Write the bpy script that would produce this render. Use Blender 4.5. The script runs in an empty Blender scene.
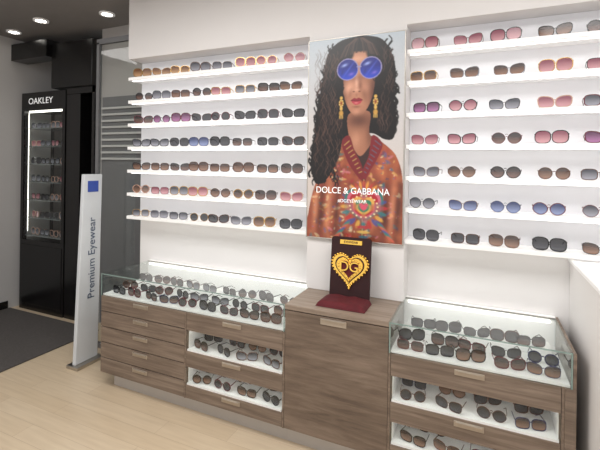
import bpy, math, random
import numpy as np
from mathutils import Vector, Matrix
random.seed(7)
rng=np.random.RandomState(3)
scene=bpy.context.scene
scene.view_settings.view_transform='Standard'
H=1.82

# ------------------------------------------------------------ materials
def lin(c):
    return tuple(((v/255)/12.92 if v/255<=0.04045 else ((v/255+0.055)/1.055)**2.4) for v in c)
def rgba(c): return (*lin(c),1)
def mat(name,col,rough=0.5,metal=0,emit=0,alpha=1,emcol=None,noise=0.0,nscale=8,spec=None,bump=0):
    m=bpy.data.materials.new(name); m.use_nodes=True
    nt=m.node_tree; b=nt.nodes['Principled BSDF']
    b.inputs['Base Color'].default_value=rgba(col)
    b.inputs['Roughness'].default_value=rough
    b.inputs['Metallic'].default_value=metal
    b.inputs['Alpha'].default_value=alpha
    if spec is not None: b.inputs['Specular IOR Level'].default_value=spec
    if emit:
        b.inputs['Emission Color'].default_value=rgba(emcol or col)
        b.inputs['Emission Strength'].default_value=emit
    if noise or bump:
        tc=nt.nodes.new('ShaderNodeTexCoord'); n=nt.nodes.new('ShaderNodeTexNoise')
        n.inputs['Scale'].default_value=nscale; n.inputs['Detail'].default_value=5
        nt.links.new(tc.outputs['Object'],n.inputs['Vector'])
        if noise:
            mx=nt.nodes.new('ShaderNodeMix'); mx.data_type='RGBA'
            mx.inputs[6].default_value=rgba([max(0,v*(1-noise)) for v in col])
            mx.inputs[7].default_value=rgba([min(255,v*(1+noise)) for v in col])
            nt.links.new(n.outputs['Fac'],mx.inputs[0]); nt.links.new(mx.outputs[2],b.inputs['Base Color'])
        if bump:
            bp=nt.nodes.new('ShaderNodeBump'); bp.inputs['Strength'].default_value=bump; bp.inputs['Distance'].default_value=0.01
            nt.links.new(n.outputs['Fac'],bp.inputs['Height']); nt.links.new(bp.outputs[0],b.inputs['Normal'])
    return m
def wood_mat(name,c1,c2,c3,rough=0.45,stretch=(1.2,22,22)):
    m=bpy.data.materials.new(name); m.use_nodes=True
    nt=m.node_tree; b=nt.nodes['Principled BSDF']; b.inputs['Roughness'].default_value=rough
    tc=nt.nodes.new('ShaderNodeTexCoord'); oi=nt.nodes.new('ShaderNodeObjectInfo')
    add=nt.nodes.new('ShaderNodeVectorMath'); add.operation='ADD'
    sc=nt.nodes.new('ShaderNodeVectorMath'); sc.operation='SCALE'; sc.inputs[0].default_value=(7,5,9)
    nt.links.new(oi.outputs['Random'],sc.inputs['Scale'])
    nt.links.new(tc.outputs['Object'],add.inputs[0]); nt.links.new(sc.outputs[0],add.inputs[1])
    mp=nt.nodes.new('ShaderNodeMapping'); mp.inputs['Scale'].default_value=stretch
    nt.links.new(add.outputs[0],mp.inputs['Vector'])
    n=nt.nodes.new('ShaderNodeTexNoise'); n.inputs['Scale'].default_value=1.6; n.inputs['Detail'].default_value=8; n.inputs['Roughness'].default_value=.7; n.inputs['Distortion'].default_value=.4
    nt.links.new(mp.outputs[0],n.inputs['Vector'])
    r=nt.nodes.new('ShaderNodeValToRGB'); e=r.color_ramp.elements
    e[0].position=.3; e[0].color=rgba(c1); e[1].position=.7; e[1].color=rgba(c3)
    k=e.new(.5); k.color=rgba(c2)
    nt.links.new(n.outputs['Fac'],r.inputs[0]); nt.links.new(r.outputs[0],b.inputs['Base Color'])
    bp=nt.nodes.new('ShaderNodeBump'); bp.inputs['Strength'].default_value=.15; bp.inputs['Distance'].default_value=.004
    nt.links.new(n.outputs['Fac'],bp.inputs['Height']); nt.links.new(bp.outputs[0],b.inputs['Normal'])
    return m
def glass_mat(name,tint=(251,253,252),refl=0.9):
    m=bpy.data.materials.new(name); m.use_nodes=True; nt=m.node_tree
    nt.nodes.remove(nt.nodes['Principled BSDF']); out=nt.nodes['Material Output']
    t=nt.nodes.new('ShaderNodeBsdfTransparent'); t.inputs[0].default_value=rgba(tint)
    g=nt.nodes.new('ShaderNodeBsdfGlossy'); g.inputs['Roughness'].default_value=.02; g.inputs[0].default_value=(refl,refl,refl,1)
    f=nt.nodes.new('ShaderNodeFresnel'); f.inputs[0].default_value=1.45
    ge=nt.nodes.new('ShaderNodeNewGeometry'); sb=nt.nodes.new('ShaderNodeMath'); sb.operation='SUBTRACT'; sb.inputs[0].default_value=1
    nt.links.new(ge.outputs['Backfacing'],sb.inputs[1])
    ml=nt.nodes.new('ShaderNodeMath'); ml.operation='MULTIPLY'; nt.links.new(f.outputs[0],ml.inputs[0]); nt.links.new(sb.outputs[0],ml.inputs[1])
    mx=nt.nodes.new('ShaderNodeMixShader'); nt.links.new(ml.outputs[0],mx.inputs[0]); nt.links.new(t.outputs[0],mx.inputs[1]); nt.links.new(g.outputs[0],mx.inputs[2]); nt.links.new(mx.outputs[0],out.inputs[0])
    return m
M_white=mat('white_paint',(236,234,233),.6,noise=.012,nscale=3)
M_bulk=mat('white_bulkhead_paint',(228,225,224),.6,noise=.012,nscale=3)
M_shelf=mat('glowing_white_lacquer',(245,244,243),.35,emit=.10,noise=.008,nscale=5)  # lacquer given a faint glow of its own to look brighter
M_panel_glow=mat('back_panel_glow',(224,224,227),.6,emit=.09,emcol=(250,250,255),noise=.01,nscale=2)  # soft glow added to the bay backs so they look evenly lit
M_led=mat('led_strip',(255,252,247),.5,emit=3.6)
M_tray=mat('white_tray',(242,241,241),.5,noise=.01)
M_wood=wood_mat('brown_oak',(92,78,68),(121,105,92),(146,130,116))
M_wood_d=wood_mat('brown_oak_door',(86,72,62),(112,96,83),(136,119,105),stretch=(1.5,14,14))
M_wood_t=wood_mat('brown_oak_top',(118,102,89),(142,126,112),(162,147,132))
M_black=mat('black_lacquer',(14,13,14),.25,noise=.1)
M_dark=mat('dark_interior',(30,27,26),.5,noise=.15)
M_metal=mat('brushed_steel',(190,185,178),.35,1,noise=.05,nscale=40)
M_handle=mat('handle_champagne',(176,164,150),.38,.6,noise=.05,nscale=40)
M_glass=glass_mat('clear_glass')
M_edge=mat('glass_edge',(150,172,166),.15,0,alpha=.65,noise=.02)
M_grey=mat('grey_wall_paint',(172,168,166),.6,noise=.03,nscale=3)
M_greyd=mat('dark_grey_panel',(104,104,106),.4,noise=.05)
M_lgrey=mat('light_grey_wall_paint',(186,184,183),.6,noise=.02,nscale=3)
M_ceil=mat('ceiling_paint',(132,128,126),.8,noise=.03)
M_mat=mat('dark_carpet',(78,74,72),.95,noise=.18,nscale=60,bump=.4)
M_gold=mat('gold_metal',(244,196,92),.25,.75,noise=.06,nscale=30)
M_velvet=mat('burgundy_velvet',(84,18,26),.85,noise=.2,nscale=20)
M_board=mat('dark_red_velvet_board',(44,14,17),.8,noise=.2,nscale=30)
M_blue=mat('blue_print',(50,76,160),.4,noise=.04)
M_stand=mat('pale_plastic_panel',(206,210,214),.3,noise=.03)
M_textdk=mat('dark_print',(70,84,108),.5,noise=.05)
M_textw=mat('glowing_white_print',(250,250,250),.5,emit=.25,noise=.01)  # white lettering with a little added glow
M_plinth=mat('plinth_white',(186,180,174),.5,noise=.03)

def floor_mat():
    m=bpy.data.materials.new('maple_plank_floor'); m.use_nodes=True; nt=m.node_tree; b=nt.nodes['Principled BSDF']
    tc=nt.nodes.new('ShaderNodeTexCoord')
    br=nt.nodes.new('ShaderNodeTexBrick'); br.inputs['Scale'].default_value=1; br.inputs['Brick Width'].default_value=1.3; br.inputs['Row Height'].default_value=.14
    br.inputs['Mortar Size'].default_value=.0012; br.offset=.37
    br.inputs['Color1'].default_value=rgba((214,196,170)); br.inputs['Color2'].default_value=rgba((205,185,157)); br.inputs['Mortar'].default_value=rgba((184,162,136))
    nt.links.new(tc.outputs['Object'],br.inputs['Vector'])
    mp=nt.nodes.new('ShaderNodeMapping'); mp.inputs['Scale'].default_value=(1.5,18,1)
    nt.links.new(tc.outputs['Object'],mp.inputs['Vector'])
    n=nt.nodes.new('ShaderNodeTexNoise'); n.inputs['Scale'].default_value=2; n.inputs['Detail'].default_value=6
    nt.links.new(mp.outputs[0],n.inputs['Vector'])
    r=nt.nodes.new('ShaderNodeValToRGB'); r.color_ramp.elements[0].color=(.9,.88,.86,1); r.color_ramp.elements[1].color=(1,1,1,1)
    r.color_ramp.elements[0].position=.3; r.color_ramp.elements[1].position=.65
    nt.links.new(n.outputs['Fac'],r.inputs[0])
    mx=nt.nodes.new('ShaderNodeMix'); mx.data_type='RGBA'; mx.blend_type='MULTIPLY'; mx.inputs[0].default_value=1
    nt.links.new(br.outputs['Color'],mx.inputs[6]); nt.links.new(r.outputs[0],mx.inputs[7]); nt.links.new(mx.outputs[2],b.inputs['Base Color'])
    b.inputs['Roughness'].default_value=.3
    return m
M_floor=floor_mat()

# ------------------------------------------------------------ helpers
def link(o,parent=None):
    scene.collection.objects.link(o)
    if parent:
        o.parent=parent; o.matrix_parent_inverse=parent.matrix_world.inverted()
    return o
def empty(name,loc):
    e=bpy.data.objects.new(name,None); e.location=loc; e.empty_display_size=.1
    scene.collection.objects.link(e); e.matrix_world=Matrix.Translation(loc)
    return e
def box(name,x0,x1,y0,y1,z0,z1,m,parent=None,bev=0):
    c=((x0+x1)/2,(y0+y1)/2,(z0+z1)/2); a,b_,d=(x1-x0)/2,(y1-y0)/2,(z1-z0)/2
    vs=[(sx*a,sy*b_,sz*d) for sx in(-1,1) for sy in(-1,1) for sz in(-1,1)]
    fs=[(0,1,3,2),(4,6,7,5),(0,4,5,1),(2,3,7,6),(0,2,6,4),(1,5,7,3)]
    me=bpy.data.meshes.new(name); me.from_pydata(vs,[],fs); me.update(); me.materials.append(m)
    o=bpy.data.objects.new(name,me); o.location=c
    o.matrix_world=Matrix.Translation(c)
    if bev:
        md=o.modifiers.new('bevel','BEVEL'); md.width=bev; md.segments=2; md.limit_method='ANGLE'
    return link(o,parent)
def meshobj(name,vs,fs,mats,mi=None,parent=None,smooth=False,loc=(0,0,0)):
    me=bpy.data.meshes.new(name); me.from_pydata(vs,[],fs); me.update()
    for m in mats: me.materials.append(m)
    if mi: me.polygons.foreach_set('material_index',mi)
    if smooth: me.polygons.foreach_set('use_smooth',[True]*len(fs))
    o=bpy.data.objects.new(name,me); o.location=loc; o.matrix_world=Matrix.Translation(loc)
    return link(o,parent)
def text(name,s,size,mw,m,parent=None,extrude=.0008,align='CENTER',sx=1):
    cu=bpy.data.curves.new(name,'FONT'); cu.body=s; cu.size=size; cu.extrude=extrude; cu.align_x=align; cu.align_y='CENTER'
    cu.materials.append(m); o=bpy.data.objects.new(name,cu); 
    o.matrix_world=mw@Matrix.Diagonal((sx,1,1,1)); return link(o,parent)
FACE_F=lambda x,y,z: Matrix.Translation((x,y,z))@Matrix.Rotation(math.pi/2,4,'X')

# ------------------------------------------------------------ sunglasses generator
FR=[('frame_black',(16,15,16),.2,0),('frame_tortoise',(82,46,28),.25,0),('frame_gold',(196,160,104),.25,1),('frame_burgundy',(96,26,40),.25,0),
    ('frame_silver',(150,150,155),.25,1),('frame_navy',(34,40,82),.25,0),('frame_nude',(190,150,132),.3,0)]
LN=[((24,24,28),(58,58,66)),((58,38,30),(140,104,84)),((46,58,104),(130,144,186)),((134,66,84),(206,152,158)),
    ((58,60,70),(150,150,160)),((106,68,44),(190,150,112)),((84,30,72),(166,104,154)),((30,26,28),(110,80,70))]
GM=[mat(n,c,r,mt,noise=.06,nscale=50) for n,c,r,mt in FR]
def lens_mat():
    m=bpy.data.materials.new('tinted_lens'); m.use_nodes=True; nt=m.node_tree; b=nt.nodes['Principled BSDF']
    at=nt.nodes.new('ShaderNodeVertexColor'); at.layer_name='tint'; nt.links.new(at.outputs[0],b.inputs['Base Color'])
    b.inputs['Roughness'].default_value=.08; b.inputs['Alpha'].default_value=.9; b.inputs['Specular IOR Level'].default_value=.3
    return m
GM.append(lens_mat()); NF=len(FR)
def glasses_geo(style,fr,ln,thick):
    vs=[];fs=[];mi=[];col=[]
    n=18; cx=.0365
    A,B={'round':(.028,.027),'square':(.031,.025),'cat':(.032,.025),'aviator':(.031,.028),'hex':(.029,.027),'over':(.033,.030)}[style]
    for s in(-1,1):
        ol=[]
        for i in range(n):
            t=2*math.pi*i/n; c,sn=math.cos(t),math.sin(t)
            p={'square':.62,'over':.75,'cat':.8}.get(style,1)
            x=A*math.copysign(abs(c)**p,c); z=B*math.copysign(abs(sn)**p,sn)
            if style=='hex':
                k=math.pi/3; q=math.cos(k/2)/math.cos((t%k)-k/2); x=A*1.08*c*q; z=B*1.08*sn*q
            o=x*s/A
            if style=='cat': 
                if z>0: z+=.007*max(0,o)*z/B
                x+=s*.005*max(0,z/B)*max(0,o); z-=.003*max(0,-o)
            if style=='aviator': 
                x=x*(1-.16*max(0,-z/B)); z-=.003*max(0,o); x+=s*.003*(z/B)
            ol.append((x,z))
        base=len(vs)
        for (x,z) in ol:
            L=math.hypot(x,z); dx,dz=x/L,z/L
            yb=.16*((s*x+cx)**2)
            for (k,y) in ((thick,-.002),(thick,.002),(-.0008,.002),(-.0008,-.002)):
                vs.append((s*cx+x+dx*k, y+yb, z+dz*k)); col.append((0,0,0))
        for i in range(n):
            j=(i+1)%n
            for k in range(4):
                l=(k+1)%4
                fs.append((base+4*i+k,base+4*j+k,base+4*j+l,base+4*i+l)); mi.append(fr)
        lb=len(vs); T,Bo=[np.array(lin(c)) for c in LN[ln]]
        for (x,z) in ol:
            vs.append((s*cx+x,.16*((s*x+cx)**2),z)); f=min(1,max(0,(.45-z/B*.75))) ; col.append(tuple(T*(1-f)+Bo*f))
        for seq in ([(0,9),(1,8),(2,7),(3,6),(4,5)],[(0,9),(17,10),(16,11),(15,12),(14,13)]):
            for (a,b_),(c_,d_) in zip(seq[:-1],seq[1:]): fs.append((lb+a,lb+c_,lb+d_,lb+b_)); mi.append(NF)
        xo=s*(cx+A+thick*.6); zt=B*.45
        b=len(vs); hh=.003+thick*.4
        pts=[(xo,-.001,zt,hh),(xo+s*.001,.012,zt,hh),(xo-s*.004,.072,zt-.001,hh*.7),(xo-s*.014,.100,zt-.022,hh*.7)]
        for (x,y,z,h) in pts:
            for (dx,dz) in((-.0012,-h/1.5),(.0012,-h/1.5),(.0012,h/1.5),(-.0012,h/1.5)): vs.append((x+dx,y+.003,z+dz)); col.append((0,0,0))
        for q in range(3):
            for k in range(4):
                l=(k+1)%4; fs.append((b+4*q+k,b+4*q+l,b+4*q+4+l,b+4*q+4+k)); mi.append(fr)
        fs.append((b,b+1,b+2,b+3)); mi.append(fr)
    inner=cx-A
    for zb in ([.006] if style!='aviator' else [.004,.016]):
        b=len(vs); N=4; r=max(.0012,thick*.6)
        for q in range(N+1):
            t=q/N; x=-(inner+.001)+2*(inner+.001)*t; z=zb+.004*math.sin(math.pi*t)
            for (dy,dz) in((-.0018,-r),(.0018,-r),(.0018,r),(-.0018,r)): vs.append((x,dy,z+dz)); col.append((0,0,0))
        for q in range(N):
            for k in range(4):
                l=(k+1)%4; fs.append((b+4*q+k,b+4*q+l,b+4*q+4+l,b+4*q+4+k)); mi.append(fr)
    zmin=min(v[2] for v in vs)
    return [(x,y,z-zmin) for x,y,z in vs],fs,mi,col
STY=['round','square','cat','cat','aviator','over','cat','over','square']
class Pile:
    def __init__(s): s.v=[];s.f=[];s.m=[];s.c=[]
    def add(s,x,y,z,sc=1.13,yaw=0,pitch=0,style=None,fr=None,ln=None,thick=None):
        style=style or random.choice(STY)
        fr=random.choice([0,0,0,1,1,2,3,4,5,6]) if fr is None else fr
        ln=random.choice([0,1,1,2,3,4,5,6,7]) if ln is None else ln
        th=thick or random.choice([.0016,.0028,.0036])
        g,f,m,c=glasses_geo(style,fr,ln,th); b=len(s.v)
        R=Matrix.Translation((x,y,z))@Matrix.Rotation(yaw,4,'Z')@Matrix.Rotation(pitch,4,'X')@Matrix.Scale(sc,4)
        s.v+= [tuple(R@Vector(p)) for p in g]
        s.f+= [tuple(b+i for i in q) for q in f]; s.m+=m; s.c+=c
    def build(s,name,parent):
        o=meshobj(name,s.v,s.f,GM,s.m,parent)
        ca=o.data.color_attributes.new('tint','FLOAT_COLOR','POINT')
        a=np.ones((len(s.v),4),np.float32); a[:,:3]=s.c; ca.data.foreach_set('color',a.ravel()); return o

# ------------------------------------------------------------ room shell
YW=2.90; YS=2.73; ZB=2.76; ZC=3.33
box('floor',-6.2,3.2,-2.6,4.0,-.06,0,M_floor)
box('ceiling',-6.2,3.2,-2.6,4.0,ZC,ZC+.08,M_ceil)
wb=empty('wall_back',(-.6,YW,1.6))
box('wall_panel',-2.94,1.9,YW,3.24,0,ZC,M_white,wb)
box('bulkhead',-2.94,1.9,YS,YW,ZB,ZC,M_bulk,wb)
box('poster_column',-1.151,-.455,YS,YW,.925,ZB,M_bulk,wb)
box('wall_right',1.9,2.0,-2.6,3.24,0,ZC,M_white)
hw=empty('wall_half_right',(.8,1.9,.6))
box('half_wall_body',.50,1.55,1.2,YW-.003,0,1.262,M_white,hw)
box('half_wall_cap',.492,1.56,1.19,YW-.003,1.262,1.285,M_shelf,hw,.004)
box('wall_left',-5.42,-5.30,-2.6,4.0,0,ZC,M_lgrey)
box('wall_entry',-5.30,-3.94,3.75,3.85,0,ZC,M_lgrey)
box('wall_niche',-3.94,-2.945,3.28,3.38,0,ZC,M_grey)
box('baseboard_left',-5.30,-5.285,-2.6,3.1,0,.1,M_black)

# ------------------------------------------------------------ shelf units
def shelf_unit(x0,x1,n,step,xs,rows,yaw0,name='wall_shelf_unit'):
    e=empty(name,((x0+x1)/2,YW,1.9))
    box('back_panel_glow',x0,x1,YW-.006,YW-.001,1.30,ZB-.002,M_panel_glow,e)  # bay back with added glow, standing in for niche lighting
    for i in range(7):
        z=1.324+.2095*i
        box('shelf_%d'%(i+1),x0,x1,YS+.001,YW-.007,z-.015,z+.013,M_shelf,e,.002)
        box('shelf_led_%d'%(i+1),x0+.02,x1-.02,YS+.03,YS+.042,z-.0195,z-.0155,M_led,e)
    P=Pile()
    for r in range(7):
        z=1.324+.2095*r+.0135
        for k in range(n):
            x=xs+step*k+random.uniform(-.015,.015)
            if x>x1-.09: continue
            frs,lns=rows[r]
            P.add(x,YS+.03,z,1.2,yaw=yaw0+random.uniform(-.08,.08),fr=random.choice(frs),ln=random.choice(lns))
    P.build('sunglasses',e)
    return e
# rows from bottom to top : (frames),(lenses)
RL=[((2,4,1,0),(4,1,7,0)),((1,6,2,3),(1,4,3,7)),((0,1,3,0),(1,7,4,1)),((0,1,0,5),(4,7,0,2)),((0,3,1,0),(0,7,6,0)),((1,0,2,6),(1,7,3,4)),((2,1,6,2),(5,3,4,3))]
RR=[((0,1,1,0),(1,7,1,0)),((5,0,3,1),(4,2,2,6)),((0,0,1,0),(7,1,0,4)),((0,3,0,3),(3,6,6,7)),((6,3,6,0),(3,2,4,6)),((4,1,2,0),(2,3,1,4)),((0,1,0,1),(1,3,7,1))]
u1=shelf_unit(-2.94,-1.153,8,.213,-2.79,RL,.28)
u2=shelf_unit(-.453,1.88,9,.238,-.335,RR,-.12,'wall_shelf_unit.001')

# ------------------------------------------------------------ poster (painted print as vertex colours)
def build_poster():
    W,Hh=88.0,208.0; nx,ny=250,590
    X,Yr=np.meshgrid(np.linspace(0,W,nx),np.linspace(0,Hh,ny))
    Y=Yr+4*np.clip((112-Yr)/50,0,1)
    C=np.zeros((ny,nx,3)); 
    def L(c): return np.array(lin(c))
    top=L((176,188,198)); bot=L((204,188,178))
    C[:]=top+(bot-top)*((Y/Hh)**.7)[...,None]
    def blend(mask,c,a=1): 
        m=np.clip(mask,0,1)[...,None]*a; C[:]=C*(1-m)+L(c)*m
    def ell(cx,cy,rx,ry,c,a=1,ang=0,soft=.08):
        R=max(rx,ry)*1.6+1
        i0,i1=np.searchsorted(Y[:,0],[cy-R,cy+R]); j0,j1=np.searchsorted(X[0],[cx-R,cx+R])
        if i1<=i0 or j1<=j0: return
        xs,ys=X[i0:i1,j0:j1],Y[i0:i1,j0:j1]
        ca,sa=math.cos(ang),math.sin(ang); dx,dy=xs-cx,ys-cy
        d=np.sqrt(((dx*ca+dy*sa)/rx)**2+((-dx*sa+dy*ca)/ry)**2)
        m=np.clip((1-d)/soft+.5,0,1)[...,None]*a; C[i0:i1,j0:j1]=C[i0:i1,j0:j1]*(1-m)+L(c)*m
    def gau(cx,cy,rx,ry,c,a=1,ang=0,clip=None):
        ca,sa=math.cos(ang),math.sin(ang); dx,dy=X-cx,Y-cy
        g=np.exp(-(((dx*ca+dy*sa)/rx)**2+((-dx*sa+dy*ca)/ry)**2))
        if clip is not None: g=g*clip
        blend(g,c,a)
    def inpoly(pts):
        m=np.zeros(X.shape,bool); n=len(pts)
        for i in range(n):
            x1,y1=pts[i];x2,y2=pts[(i+1)%n]
            if y1==y2: continue
            cnd=((y1>Y)!=(y2>Y))&(X<(x2-x1)*(Y-y1)/(y2-y1)+x1); m^=cnd
        return m.astype(float)
    def smooth(pts,k=6):
        n=len(pts); out=[]
        for i in range(n):
            p0,p1,p2,p3=[np.array(pts[(i+j-1)%n],float) for j in range(4)]
            for q in range(k):
                t=q/k; out.append(tuple(.5*((2*p1)+(-p0+p2)*t+(2*p0-5*p1+4*p2-p3)*t*t+(-p0+3*p1-3*p2+p3)*t**3)))
        return out
    def poly(pts,c,a=1): m=inpoly(pts); blend(m,c,a); return m
    def line(pts,w,c,a=1):
        xs_=[p[0] for p in pts]; ys_=[p[1] for p in pts]
        i0,i1=np.searchsorted(Y[:,0],[min(ys_)-w-1,max(ys_)+w+1]); j0,j1=np.searchsorted(X[0],[min(xs_)-w-1,max(xs_)+w+1])
        if i1<=i0 or j1<=j0: return
        XX,YY=X[i0:i1,j0:j1],Y[i0:i1,j0:j1]; m=np.zeros(XX.shape)
        for (x1,y1),(x2,y2) in zip(pts[:-1],pts[1:]):
            dx,dy=x2-x1,y2-y1; LL=dx*dx+dy*dy+1e-9
            t=np.clip(((XX-x1)*dx+(YY-y1)*dy)/LL,0,1)
            d=np.hypot(XX-x1-t*dx,YY-y1-t*dy); m=np.maximum(m,np.clip((w-d)/.45+.5,0,1))
        m=m[...,None]*a; C[i0:i1,j0:j1]=C[i0:i1,j0:j1]*(1-m)+L(c)*m
    hair=(18,13,14)
    poly(smooth([(46,4),(30,7),(19,18),(15,36),(12,56),(8,78),(6,100),(3,122),(6,142),(16,146),(26,132),(34,118),(44,104),(60,100),(72,106),(80,104),(81,86),(79,64),(81,44),(77,24),(69,10),(58,5)]),hair)
    def strand(x,y,n,amp,wl,w,c,a,drift=0.0):
        ph=rng.rand()*6.3; line([(x+amp*math.sin(ph+k*wl)+drift*k,y+k*1.6) for k in range(n)],w,c,a)
    for i in range(150):
        side=rng.rand()<.66
        if side: t=rng.rand(); x=25-20*t**.6+rng.randn()*1.6; y=8+t*118+rng.randn()*5
        else: t=rng.rand(); x=73+7*min(1,t*2)+rng.randn()*1.2; y=8+t*86+rng.randn()*4
        strand(max(0.5,x),y,rng.randint(6,14),1.0+rng.rand()*1.2,.55+rng.rand()*.4,.5+rng.rand()*.5,hair,.95)
    for i in range(60):
        strand(rng.uniform(64,78),rng.uniform(14,90),rng.randint(6,10),1.2,.7,.3,[(66,46,42),(84,62,56)][rng.randint(2)],.55)
    J=inpoly(smooth([(16,134),(28,114),(42,102),(60,103),(74,112),(83,124),(88,148),(90,210),(2,210),(1,184),(7,154)],5)); blend(J,(142,76,52))
    for i in range(300):
        x=rng.uniform(2,87);y=rng.uniform(112,208); gau(x,y,1.5+rng.rand()*3,2+rng.rand()*5,[(190,110,74),(112,52,40),(172,90,56),(92,44,38),(150,60,50)][rng.randint(5)],.5,rng.randn()*.4,J)
    pal=[(160,40,46),(56,86,134),(208,160,90),(44,108,106),(180,72,60),(198,118,126),(60,60,90),(222,198,156)]
    for i in range(230):
        x=rng.uniform(4,86); y=rng.uniform(112,207); 
        if J[min(ny-1,int(y/Hh*ny)),min(nx-1,int(x/W*nx))]<.5: continue
        r=rng.uniform(.8,2.4); c=pal[rng.randint(8)]; a=rng.rand()*3.1
        ell(x,y,r*1.3,r*.6,c,.6,a,.7); ell(x+r*math.cos(a+1.2)*.8,y+r*math.sin(a+1.2)*.8,r*.6,r*.35,pal[rng.randint(8)],.6,a+1,.7)
    for (x0_,w) in ((14,3.5),(29,2.6),(73,3),(84,3)): gau(x0_,178,w,32,(66,32,28),.75,.06,J)
    for (x0_,w) in ((8,2.4),(21,2.6),(79,2.2)): gau(x0_,176,w,26,(220,150,112),.5,.06,J)
    poly(smooth([(40,103),(61,103),(60,122),(52,138),(43,122)]),(54,34,32))
    N=poly(smooth([(39,82),(58,80),(58,98),(61,106),(56,116),(50,122),(44,114),(40,104)]),(160,108,84))
    gau(49,88,13,8,(88,52,42),.9,0,N); gau(59,100,4,16,(104,64,50),.8,0,N); gau(46,106,4,7,(196,142,114),.6,0,N)
    poly(smooth([(33,108),(40,102),(45,116),(52,132),(54,148),(46,140),(38,126)]),(112,32,36))
    poly(smooth([(61,102),(70,110),(66,124),(58,140),(54,150),(53,136),(58,122)]),(116,32,38))
    for k in range(8):
        line([(35.5+k*2,111+k*4),(40+k*1.7,107+k*4.4)],.4,(196,160,94),.7)
        line([(68.5-k*1.8,111+k*4),(63.5-k*1.3,107+k*4.4)],.4,(62,100,120),.7)
    line([(54,146),(53,170),(53,207)],1.0,(54,34,32)); line([(54,146),(53,170),(53,207)],.35,(206,176,110))
    def heart(cx,cy,s,c,a=1):
        x=(X-cx)/s; y=-(Y-cy)/s
        f=(x*x+y*y-1)**3-x*x*np.abs(y)**3*np.sign(y)
        blend(np.clip(-f*5+.3,0,1),c,a)
    for k in range(20):
        a=k*math.pi/10; ell(54+17*math.cos(a),174+18*math.sin(a),4.2,1.8,[(176,44,50),(40,110,116),(206,156,70),(56,74,134)][k%4],.85,a,.5)
    heart(54,174,15.5,(38,116,112)); heart(54,174,13.6,(196,96,116)); heart(54,174,11.6,(164,34,44)); heart(54,174,8.6,(212,162,80)); heart(54,174,6.4,(46,118,90)); heart(54,174,3.6,(204,76,100))
    for k in range(18):
        a=k*2*math.pi/18; ell(54+12.6*math.cos(a),173+11*math.sin(a),.8,.8,(240,222,176),.85,0,.5)
    for k in range(7): ell(45+k*3,153-2*math.cos(k-3),1.2,4.5,[(216,146,64),(176,56,48)][k%2],.85,(k-3)*.22,.5)
    for s in(-1,1):
        for k in range(6): ell(54+s*(14+k*2),189+k*3,4.4,1.3,[(56,84,140),(54,126,106),(196,90,70)][k%3],.8,s*.7,.5)
    for k in range(3): ell(54,194+k*5,7-k*1.4,1.5,[(176,44,52),(214,174,88),(48,104,124)][k],.85,0,.5)
    poly(smooth([(14,90),(32,92),(33,108),(30,124),(24,138),(16,150),(7,150),(5,130)]),hair)
    for i in range(70): strand(rng.uniform(6,30),rng.uniform(100,146),rng.randint(5,11),1.3,.7,.6,hair,.95,-.15)
    for i in range(210):
        x=rng.uniform(7,33); y=rng.uniform(12,136)
        strand(x,y,rng.randint(6,12),1.4,.7,.28,[(66,46,42),(84,60,54),(46,34,36),(104,76,66)][rng.randint(4)],.5)
    F=inpoly(smooth([(33,34),(34,24),(42,19),(54,19),(62,25),(63.5,38),(62.5,54),(60.5,66),(56.5,76),(51,83.5),(46.5,84.5),(41.5,80.5),(36.5,71),(33.3,57)],8)); blend(F,(174,120,94))
    gau(62,60,6,24,(88,52,42),.95,0,F); gau(34,62,3.6,22,(112,70,54),.85,0,F); gau(49,86,12,6,(96,58,46),.9,0,F)
    gau(46,27,9,4,(208,156,128),.8,0,F); gau(39.5,56,4.5,5.5,(216,160,134),.8,.3,F); gau(54,57,3.5,4,(190,132,108),.5,0,F)
    gau(46,50,1.5,9,(218,166,142),.8,0,F); gau(49.6,54,1.6,6,(118,74,58),.75,0,F)
    gau(46.2,79.5,3.6,2.6,(198,142,116),.7,0,F); gau(40.5,62,1.8,5,(128,82,64),.5,.2,F); gau(53.5,64,2.4,6,(112,70,54),.55,-.2,F)
    gau(47,46,14,3.5,(110,68,56),.5,0,F)
    ell(43.6,60.2,1.1,.6,(70,36,30),.9,0,.6); ell(48.8,60.2,1.1,.6,(70,36,30),.9,0,.6); gau(46.2,58.6,2.2,1.4,(214,162,138),.6,0,F); gau(46.2,63.6,1.2,1.8,(128,80,64),.5,0,F)
    poly(smooth([(41,68.8),(44.2,66.6),(46.2,67.3),(48.4,66.6),(51.8,68.8),(46.6,69.5)]),(132,38,48))
    poly(smooth([(41.4,69.1),(46.6,69.6),(51.4,69),(49.4,72.2),(46.4,73.2),(43.6,72.3)]),(172,56,68)); line([(41,69),(46.6,69.6),(51.8,68.9)],.28,(66,20,26))
    gau(46,71.4,1.8,.6,(220,136,138),.7); gau(46.2,75,3.4,1,(104,64,50),.7,0,F)
    for (cx,cy,rx,ry,an) in [(36,22,7,8,.5),(62,23,7,9,-.5),(49,14,13,6,0),(66,44,3.8,20,0),(30.5,50,3.4,22,0)]: ell(cx,cy,rx,ry,hair,1,an,.3)
    for i in range(80):
        s_=rng.rand()<.5; x=rng.uniform(29,34.4) if s_ else rng.uniform(61.5,68); strand(x,rng.uniform(16,80),rng.randint(4,9),.9,.8,.45,hair,.95)
    for i in range(30):
        x=rng.uniform(36,60); strand(x,17+abs(x-48)*.15,rng.randint(2,4),.5,.8,.4,hair,.8,(x-48)*.07)
    for i in range(40):
        a=rng.uniform(-1.2,1.2); line([(48+4*math.sin(a),6),(48+14*math.sin(a),10+3*abs(a)),(48+20*math.sin(a),20+5*abs(a))],.28,(78,56,50),.5)
    cyg=37.0
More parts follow.
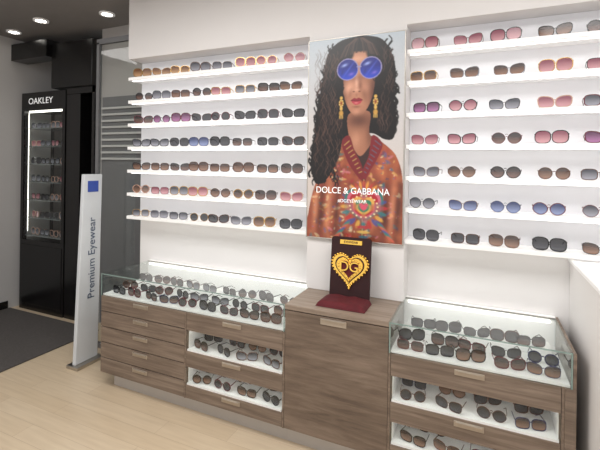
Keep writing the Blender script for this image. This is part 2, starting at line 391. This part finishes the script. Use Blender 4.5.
    for cx,rx in ((37.6,9.4),(58.6,9.4)):
        def hexa(r,ry): return smooth([(cx+rx*r*math.cos(math.pi/8+k*math.pi/4),cyg+ry*r*math.sin(math.pi/8+k*math.pi/4)) for k in range(8)],3)
        poly(hexa(1.09,10.4),(140,132,172)); m=poly(hexa(1.0,10.4),(16,26,120))
        blend(m*np.clip((Y-cyg+2)/12,0,1),(40,70,196),.85)
        gau(cx-3,cyg-4.5,2.6,1.2,(160,178,240),.8,-.4,m); gau(cx+3.5,cyg+5,2.2,1.3,(120,100,200),.7,-.4,m); gau(cx+1,cyg,.8,8,(76,98,214),.45,.6,m); gau(cx-5,cyg+3,1.2,3,(14,18,80),.6,.3,m)
    line([(46.6,35),(49.6,35)],.7,(140,132,172))
    for (x,y) in ((32,66),(63.5,66)):
        ell(x,y,1.3,1.5,(206,166,84),1,0,.5); ell(x,y+5,2.1,3.2,(184,136,58),1,0,.5); ell(x,y+5,.9,1.5,(120,40,36),.9,0,.5); ell(x,y+10,1.3,2,(206,166,88),1,0,.5); ell(x,y+14.5,1.9,2.4,(186,140,66),1,0,.5)
        for k in range(7):
            b=k*2*math.pi/7; ell(x+1.9*math.cos(b),y+5+3*math.sin(b),.4,.4,(246,222,160),.9,0,.6)
        for k in(-1,0,1): ell(x+k*1.3,y+18,.4,2,(206,166,88),.9,0,.5)
    for _ in range(2):
        D=C.copy(); D[1:-1,1:-1]=(C[1:-1,1:-1]*4+C[:-2,1:-1]+C[2:,1:-1]+C[1:-1,:-2]+C[1:-1,2:])/8; C[:]=D
    C[:]=np.clip(C*(1+rng.randn(ny,nx,1)*.03),0,1)
    x0,x1,z0,z1=-1.142,-.463,1.306,2.712
    vx=x0+(x1-x0)*X/W; vz=z1-(z1-z0)*Yr/Hh
    yp=YS-.024
    verts=np.stack([vx,np.full(X.shape,yp),vz],-1).reshape(-1,3)
    idx=np.arange(nx*ny).reshape(ny,nx)
    F=np.stack([idx[:-1,:-1],idx[1:,:-1],idx[1:,1:],idx[:-1,1:]],-1).reshape(-1,4)
    e=empty('framed_poster',((x0+x1)/2,yp,(z0+z1)/2))
    m=bpy.data.materials.new('glowing_poster_print'); m.use_nodes=True; nt=m.node_tree; b=nt.nodes['Principled BSDF']
    at=nt.nodes.new('ShaderNodeVertexColor'); at.layer_name='print'
    nt.links.new(at.outputs[0],b.inputs['Base Color']); nt.links.new(at.outputs[0],b.inputs['Emission Color']); b.inputs['Emission Strength'].default_value=.10  # print colour also emits faintly, glow added so the poster looks bright
    b.inputs['Roughness'].default_value=.35
    me=bpy.data.meshes.new('print'); me.from_pydata(verts.tolist(),[],F.tolist()); me.update()
    ca=me.color_attributes.new('print','FLOAT_COLOR','POINT')
    cols=np.concatenate([C,np.ones((ny,nx,1))],-1).astype(np.float32).ravel(); ca.data.foreach_set('color',cols)
    me.materials.append(m); o=bpy.data.objects.new('print',me); link(o,e)
    box('backing',x0,x1,yp+.001,YS-.001,z0,z1,M_metal,e)
    f=.007
    box('frame_left',x0-f,x0,yp-.003,YS-.001,z0-f,z1+f,M_metal,e,.002); box('frame_right',x1,x1+f,yp-.003,YS-.001,z0-f,z1+f,M_metal,e,.002)
    box('frame_top',x0,x1,yp-.003,YS-.001,z1,z1+f,M_metal,e,.002); box('frame_bottom',x0,x1,yp-.003,YS-.001,z0-f,z0,M_metal,e,.002)
    zt=z1-(z1-z0)*(158/208)
    text('title_text','DOLCE & GABBANA',.063,FACE_F((x0+x1)/2-.01,yp-.002,zt),M_textw,e,sx=.92)
    text('subtitle_text','#DGEYEWEAR',.032,FACE_F((x0+x1)/2-.005,yp-.002,zt-.07),M_textw,e)
build_poster()

# ------------------------------------------------------------ counters
YF=2.353; YB=2.895; ZT=.92; ZBt=.12
def handle(name,xc,zc,parent,w=.15,h=.032):
    y=YF
    box(name+'_plate',xc-w/2,xc+w/2,y-.006,y-.0005,zc-h/2,zc+h/2,M_handle,parent,.003)
    box(name+'_lip',xc-w/2+.01,xc+w/2-.01,y-.016,y-.006,zc+h/2-.008,zc+h/2-.002,M_handle,parent,.002)
def fill(P,x0,x1,y0,y1,z,nx_,ny_,sc=1.08):
    for j in range(ny_):
        for i in range(nx_):
            x=x0+(x1-x0)*(i+.5)/nx_+random.uniform(-.015,.015); y=y0+(y1-y0)*j/max(1,ny_-1 if ny_>1 else 1)
            P.add(x,y,z,sc,yaw=random.uniform(-.35,.35),pitch=0,fr=random.choice([0,0,0,0,1,1,3,0,5]),ln=random.choice([0,0,7,1,4,0,7]))
def glass_case(x0,x1,parent,nx_,P,left_end=True,right_end=True):
    zb=ZT-.178; g=.008
    box('case_floor',x0+.008,x1-.008,YF+.012,YB-.05,zb,zb+.012,M_tray,parent)
    box('case_glass_top',x0,x1,YF,YB-.045,ZT-g,ZT,M_glass,parent)
    box('case_glass_front',x0,x1,YF,YF+g,zb,ZT-g-.0005,M_glass,parent)
    box('glass_edge_front',x0,x1,YF-.0015,YF-.0002,ZT-g,ZT,M_edge,parent)
    box('glass_edge_back',x0,x1,YB-.0445,YB-.040,ZT-.01,ZT,M_metal,parent)
    for i,(xa,on) in enumerate(((x0,left_end),(x1-g,right_end))):
        if on:
            box('case_glass_side_%d'%i,xa,xa+g,YF+g+.0005,YB-.05,zb,ZT-g-.0005,M_glass,parent)
            box('glass_edge_side_%d'%i,xa,xa+g,YF-.0015,YF-.0002,zb,ZT-g,M_edge,parent)
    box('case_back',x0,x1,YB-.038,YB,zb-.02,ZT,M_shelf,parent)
    box('case_led',x0+.03,x1-.03,YB-.054,YB-.046,ZT-.03,ZT-.018,M_led,parent)
    box('riser',x0+.04,x1-.04,YB-.22,YB-.08,zb+.013,zb+.045,M_tray,parent,.003)
    fill(P,x0+.03,x1-.03,YF+.06,YF+.20,zb+.013,nx_,2)
    fill(P,x0+.06,x1-.06,YB-.20,YB-.20,zb+.046,nx_,1)
def front(name,x0,x1,zt,zb,parent,m=None,hd=True):
    box(name,x0+.002,x1-.002,YF,YF+.02,zb+.003,zt-.003,m or M_wood,parent,.0015)
    if hd: handle(name+'_handle',(x0+x1)/2,zt-.03 if zt-zb<.16 else zt-.035,parent)
def lit_column(x0,x1,parent,P,n):
    t=.02
    box('side_panel_a',x0,x0+t,YF+.021,YB,ZBt,ZT-.18,M_wood,parent); box('side_panel_b',x1-t,x1,YF+.021,YB,ZBt,ZT-.18,M_wood,parent)
    box('stile_a',x0,x0+t*.6,YF,YF+.0205,ZBt,ZT-.178,M_wood,parent); box('stile_b',x1-t*.6,x1,YF,YF+.0205,ZBt,ZT-.178,M_wood,parent)
    a,b=x0+t*.6,x1-t*.6
    front('drawer_1',a,b,ZT-.178,ZT-.31,parent); front('drawer_2',a,b,ZT-.455,ZT-.575,parent); front('drawer_3',a,b,ZT-.70,ZBt,parent)
    for k,(z1,z0) in enumerate(((ZT-.31,ZT-.455),(ZT-.575,ZT-.70))):
        box('tray_floor_%d'%k,x0+t,x1-t,YF+.006,YB-.15,z0-.003,z0+.009,M_tray,parent)
        box('tray_roof_%d'%k,x0+t,x1-t,YF+.022,YB-.15,z1-.002,z1+.008,M_tray,parent)
        box('tray_back_%d'%k,x0+t,x1-t,YB-.148,YB-.14,z0,z1,M_tray,parent)
        box('tray_side_a_%d'%k,x0+t,x0+t+.005,YF+.022,YB-.15,z0+.01,z1-.003,M_tray,parent)
        box('tray_side_b_%d'%k,x1-t-.005,x1-t,YF+.022,YB-.15,z0+.01,z1-.003,M_tray,parent)
        box('tray_led_%d'%k,x0+.04,x1-.04,YF+.03,YF+.042,z1-.011,z1-.004,M_led,parent)
        box('tray_glass_%d'%k,a,b,YF+.001,YF+.005,z0+.01,z1-.003,M_glass,parent)
        fill(P,x0+.03,x1-.03,YF+.04,YF+.19,z0+.010,n,2,1.05)
    box('back_board',x0+t,x1-t,YB-.02,YB,ZBt,ZT-.18,M_wood,parent)
    box('bottom_board',x0+t,x1-t,YF+.022,YB-.021,ZBt,ZBt+.018,M_wood,parent)
X=[-2.797,-1.945,-1.139,-.4716,.438]
c1=empty('display_counter',((X[0]+X[2])/2,2.6,0))
P=Pile()
box('carcass_drawers',X[0],X[1],YF+.021,YB,ZBt,ZT-.18,M_wood,c1)
hs=(ZT-.178-ZBt)/5
for k in range(5): front('drawer_front_%d'%(k+1),X[0],X[1],ZT-.178-k*hs,ZT-.178-(k+1)*hs,c1)
lit_column(X[1],X[2],c1,P,4)
glass_case(X[0],X[2]-.002,c1,9,P)
box('plinth',X[0]+.08,X[2],YF+.07,YB,0,ZBt-.001,M_plinth,c1)
P.build('sunglasses',c1)
c2=empty('storage_cabinet',((X[2]+X[3])/2,2.6,0))
box('carcass',X[2]+.001,X[3]-.001,YF+.021,YB-.17,ZBt,ZT-.031,M_wood,c2)
box('carcass_back',X[2]+.001,X[3]-.001,YB-.169,YB,ZBt,ZT-.031,M_wood,c2)
box('worktop',X[2]-.001,X[3]+.001,YF-.004,YB,ZT-.03,ZT+.003,M_wood_t,c2,.003)
front('door',X[2],X[3],ZT-.033,ZBt,c2,M_wood_d,False)
handle('door_handle',X[2]+.33,ZT-.065,c2,.17,.04)
box('plinth',X[2]+.001,X[3]-.001,YF+.07,YB,0,ZBt-.001,M_plinth,c2)
c3=empty('display_counter.001',((X[3]+X[4])/2,2.6,0))
P=Pile()
xe=X[4]-.045
lit_column(X[3],xe,c3,P,4)
glass_case(X[3]+.003,X[4]-.012,c3,5,P)
box('end_panel',xe+.001,X[4]+.005,YF-.001,YB,ZBt-.12,ZT-.18,M_wood,c3,.002)
box('end_panel_upper',X[4]-.010,X[4]+.005,YF,YB-.001,ZT-.179,ZT-.004,M_wood,c3,.002)
box('plinth',X[3]+.001,xe,YF+.07,YB,0,ZBt-.001,M_plinth,c3)
P.build('sunglasses',c3)

# ------------------------------------------------------------ gold heart display on cabinet
hd=empty('heart_display_stand',(-.785,2.55,ZT))
zc0=ZT+.004
bw,bh=.137,.41
vs=[];N=10
out=[(-bw,0),(bw,0)]+[(bw-.02+.02*math.cos(a),bh-.02+.02*math.sin(a)) for a in np.linspace(0,math.pi/2,N)]+[(-bw+.02+.02*math.cos(a),bh-.02+.02*math.sin(a)) for a in np.linspace(math.pi/2,math.pi,N)]
n=len(out)
for y in(0,.018): vs+=[(x,y,z) for x,z in out]
fs=[tuple(range(n)),tuple(range(2*n-1,n-1,-1))]+[(i,i+n,(i+1)%n+n,(i+1)%n) for i in range(n)]
brd=meshobj('velvet_board',vs,fs,[M_board],None,None)
TB=Matrix.Translation((-.785,2.585,zc0+.006))@Matrix.Rotation(math.radians(-6),4,'X')
def onboard(o): 
    o.parent=hd; o.matrix_parent_inverse=hd.matrix_world.inverted(); o.matrix_basis=TB
onboard(brd)
def heartpts(s,n=48):
    p=[]
    for i in range(n):
        t=2*math.pi*i/n
        p.append((s*16*math.sin(t)**3/17, s*(13*math.cos(t)-5*math.cos(2*t)-2*math.cos(3*t)-math.cos(4*t))/17))
    return p
def extr(name,pts,cz,y0,y1,m):
    n=len(pts); vs=[(x,y0,z+cz) for x,z in pts]+[(x*1.04,y1,z*1.04+cz) for x,z in pts]
    fs=[tuple(range(n))]+[(i,i+n,(i+1)%n+n,(i+1)%n) for i in range(n)]
    o=meshobj(name,vs,fs,[m]); onboard(o); return o
cz=.208
extr('gold_heart_outer',heartpts(.126),cz,-.012,-.001,M_gold)
extr('heart_inset',heartpts(.103),cz,-.0135,-.012,M_board)
extr('gold_heart_middle',heartpts(.095),cz,-.020,-.013,M_gold)
extr('heart_inset_inner',heartpts(.066),cz,-.0215,-.0195,M_velvet)
def beads(name,pts,r,y,m):
    vs=[];fs=[]
    for (x,z) in pts:
        b=len(vs); U,V=8,5
        for j in range(V+1):
            ph=math.pi*j/V
            for i in range(U):
                th=2*math.pi*i/U; vs.append((x+r*math.sin(ph)*math.cos(th),y+r*math.cos(ph),z+cz+r*math.sin(ph)*math.sin(th)))
        for j in range(V):
            for i in range(U): fs.append((b+j*U+i,b+j*U+(i+1)%U,b+(j+1)*U+(i+1)%U,b+(j+1)*U+i))
    o=meshobj(name,vs,fs,[m],smooth=True); onboard(o)
beads('gold_beads_outer',heartpts(.132,46),.008,-.008,M_gold)
beads('gold_beads_middle',heartpts(.080,30),.006,-.021,M_gold)
o=text('monogram','DG',.09,Matrix.Identity(4),M_gold,hd,.005)
o.matrix_parent_inverse=hd.matrix_world.inverted(); o.matrix_basis=TB@FACE_F(0,-.027,cz+.010)
extr('gold_plaque',[(-.075,-.014),(.075,-.014),(.075,.014),(-.075,.014)],.378,-.006,-.001,M_gold)
o=text('plaque_text','EYEWEAR',.022,Matrix.Identity(4),M_board,hd,.001); o.matrix_parent_inverse=hd.matrix_world.inverted(); o.matrix_basis=TB@FACE_F(0,-.0075,.378)
vs=[];fs=[];a,b=30,16
for j in range(b):
    for i in range(a):
        u=i/(a-1);v=j/(b-1)
        x=-.950+.32*u; y=2.405+.18*v
        ed=min(1,min(u,1-u)*8); fr_=min(1,v*6)
        z=zc0+.001+(.032+.003*math.sin(u*17+v*3))*min(ed,fr_)**.4
        vs.append((x,y,z))
for j in range(b-1):
    for i in range(a-1):
        k=j*a+i; fs.append((k,k+1,k+a+1,k+a))
meshobj('velvet_base',vs,fs,[M_velvet],None,hd,True)

# ------------------------------------------------------------ left zone
tc=empty('tower_display_cabinet',(-4.8,3.4,0))
x0,x1,y0,y1=-5.22,-4.42,3.19,3.62
box('base',x0,x1,y0,y1,0,.86,M_black,tc,.004); 
box('base_door_line',x0+.03,x1-.03,y0-.006,y0-.001,.08,.80,M_black,tc,.003)
box('header',x0,x1,y0,y1,2.44,2.66,M_black,tc,.004)
for i,(a,b) in enumerate(((x0,x0+.05),(x1-.05,x1))):
    box('post_%d'%i,a,b,y0,y0+.05,.86,2.44,M_black,tc); box('post_back_%d'%i,a,b,y1-.05,y1,.86,2.44,M_black,tc)
box('back_panel',x0+.05,x1-.05,y1-.04,y1-.02,.86,2.44,mat('cabinet_back_panel',(84,80,78),.4,noise=.1),tc)
box('side_panel',x1-.04,x1-.03,y0+.051,y1-.051,.86,2.44,M_black,tc)
box('door_glass',x0+.05,x1-.05,y0+.005,y0+.011,.865,2.435,M_glass,tc)
P=Pile()
M_gs=mat('glass_shelf',(150,156,158),.1,alpha=.6,noise=.02)
M_cl=mat('cabinet_led',(255,250,240),.5,emit=5)
for k in range(7):
    z=.90+k*.22
    box('glass_shelf_%d'%k,x0+.05,x1-.05,y0+.03,y1-.05,z,z+.008,M_gs,tc)
    for i in range(4): P.add(x0+.14+i*.175,y0+.10,z+.009,1.25,yaw=random.uniform(-.2,.2),fr=random.choice([0,4,6,4]),ln=random.choice([4,4,0,3]),thick=.004)
P.build('sunglasses',tc)
box('light_bar',x0+.06,x1-.06,y0+.055,y0+.07,2.425,2.438,M_cl,tc)
box('light_strip',x0+.055,x0+.059,y0+.055,y0+.059,.95,2.42,M_cl,tc)
text('header_text','OAKLEY',.105,FACE_F(-4.86,y0-.003,2.55),M_textw,tc,sx=1.15)
pt=empty('entrance_portal',(-4.1,3.5,0))
box('portal_header',-4.63,-3.95,3.16,3.74,2.68,3.20,M_black,pt,.004)
box('portal_jamb_left',-4.41,-4.18,3.2,3.62,0,2.60,M_black,pt)
box('portal_jamb_right',-3.99,-3.95,3.2,3.74,0,2.68,M_black,pt)
box('dark_door_leaf',-4.17,-4.0,3.66,3.70,0,2.67,M_dark,pt)
box('portal_soffit',-4.41,-3.95,3.2,3.74,2.605,2.678,M_black,pt)
box('ceiling_beam',-5.29,-4.635,3.1,3.3,3.05,3.25,M_black)
gp=empty('glass_partition',(-3.2,2.86,0))
box('post',-3.475,-3.44,2.83,2.865,0,3.0,M_greyd,gp,.002)
box('glass_pane',-3.44,-2.96,2.843,2.853,.05,2.98,M_glass,gp)
box('bottom_rail',-3.44,-2.96,2.835,2.861,0,.05,M_greyd,gp); box('top_rail',-3.475,-2.95,2.83,2.865,2.98,3.03,M_greyd,gp)
bl=empty('slatted_wall_panel',(-3.4,3.26,1.5))
box('panel_board',-3.90,-2.95,3.262,3.278,.02,2.55,M_greyd,bl)
for k in range(9):
    z=1.85+k*.07; box('slat_%d'%k,-3.90,-2.95,3.235,3.261,z,z+.022,M_lgrey,bl)
sg=empty('sign_panel',(-3.24,2.6,0))
vs=[(-3.26,2.45,.03),(-3.22,2.45,.03),(-3.22,2.68,.03),(-3.26,2.68,.03),(-3.26,2.515,1.71),(-3.22,2.515,1.71),(-3.22,2.705,1.71),(-3.26,2.705,1.71)]
o=meshobj('panel',vs,[(0,3,2,1),(4,5,6,7),(0,1,5,4),(1,2,6,5),(2,3,7,6),(3,0,4,7)],[M_stand],None,sg); md=o.modifiers.new('b','BEVEL'); md.width=.008; md.segments=3
box('foot',-3.31,-3.17,2.43,2.71,0,.03,M_metal,sg,.004)
box('blue_logo',-3.219,-3.2165,2.55,2.66,1.55,1.65,M_blue,sg)
R=Matrix(((0,0,1,-3.2165),(0,-1,0,2.60),(1,0,0,.95),(0,0,0,1)))
text('vertical_text','Premium Eyewear',.10,R,M_textdk,sg)
meshobj('entrance_mat',[(-5.28,.2,.002),(-3.74,.2,.002),(-3.74,3.12,.002),(-5.28,3.12,.002),(-5.28,.2,.012),(-3.74,.2,.012),(-3.74,3.12,.012),(-5.28,3.12,.012)],
  [(0,3,2,1),(4,5,6,7),(0,1,5,4),(1,2,6,5),(2,3,7,6),(3,0,4,7)],[M_mat])
def downlight(x,y):
    vs=[];fs=[];n=20
    for rr,z in((.075,ZC-.001),(.075,ZC-.014),(.055,ZC-.014),(.05,ZC-.006)): vs+=[(rr*math.cos(2*math.pi*i/n),rr*math.sin(2*math.pi*i/n),z-ZC) for i in range(n)]
    mi=[]
    for k in range(3):
        for i in range(n): fs.append((k*n+i,k*n+(i+1)%n,(k+1)*n+(i+1)%n,(k+1)*n+i)); mi.append(0)
    fs.append(tuple(3*n+i for i in range(n))); mi.append(1)
    meshobj('recessed_downlight',vs,fs,[M_shelf,M_dl],mi,None,False,(x,y,ZC))
M_dl=mat('downlight_lamp',(255,250,240),.5,emit=12)
for x,y in((-4.99,2.95),(-4.31,2.82),(-3.48,2.95),(-2.2,1.6),(-.6,1.6),(1.0,1.6)): downlight(x,y)

# ------------------------------------------------------------ lights
def area(name,loc,sx,sy,e,rot=(0,0,0),col=(1,.98,.955)):
    l=bpy.data.lights.new(name,'AREA'); l.shape='RECTANGLE'; l.size=sx; l.size_y=sy; l.energy=e; l.color=col
    o=bpy.data.objects.new(name,l); o.location=loc; o.rotation_euler=rot; scene.collection.objects.link(o)
area('overhead_fill_light',(-1.8,.9,3.28),1.8,1.2,60)  # unseen fill lamps added overhead to brighten the shop
area('overhead_fill_light.001',(.5,.9,3.28),1.4,1.2,46)
area('overhead_fill_light.002',(-4.2,1.4,3.28),1.0,1.0,18)
w=bpy.data.worlds.new('world'); scene.world=w; w.use_nodes=True
w.node_tree.nodes['Background'].inputs[0].default_value=(1,.99,.98,1); w.node_tree.nodes['Background'].inputs[1].default_value=1.15

# ------------------------------------------------------------ camera (slight hand-held roll)
cd=bpy.data.cameras.new('camera'); cd.sensor_width=36; cd.lens=405/600*36; cd.shift_y=-60/600; cd.clip_start=.05
co=bpy.data.objects.new('camera',cd)
M=Matrix.Rotation(math.radians(24),4,'Z')@Matrix.Rotation(math.pi/2,4,'X')@Matrix.Rotation(.014,4,'Z')
co.rotation_euler=M.to_euler(); co.location=(0,0,H); scene.collection.objects.link(co); scene.camera=co
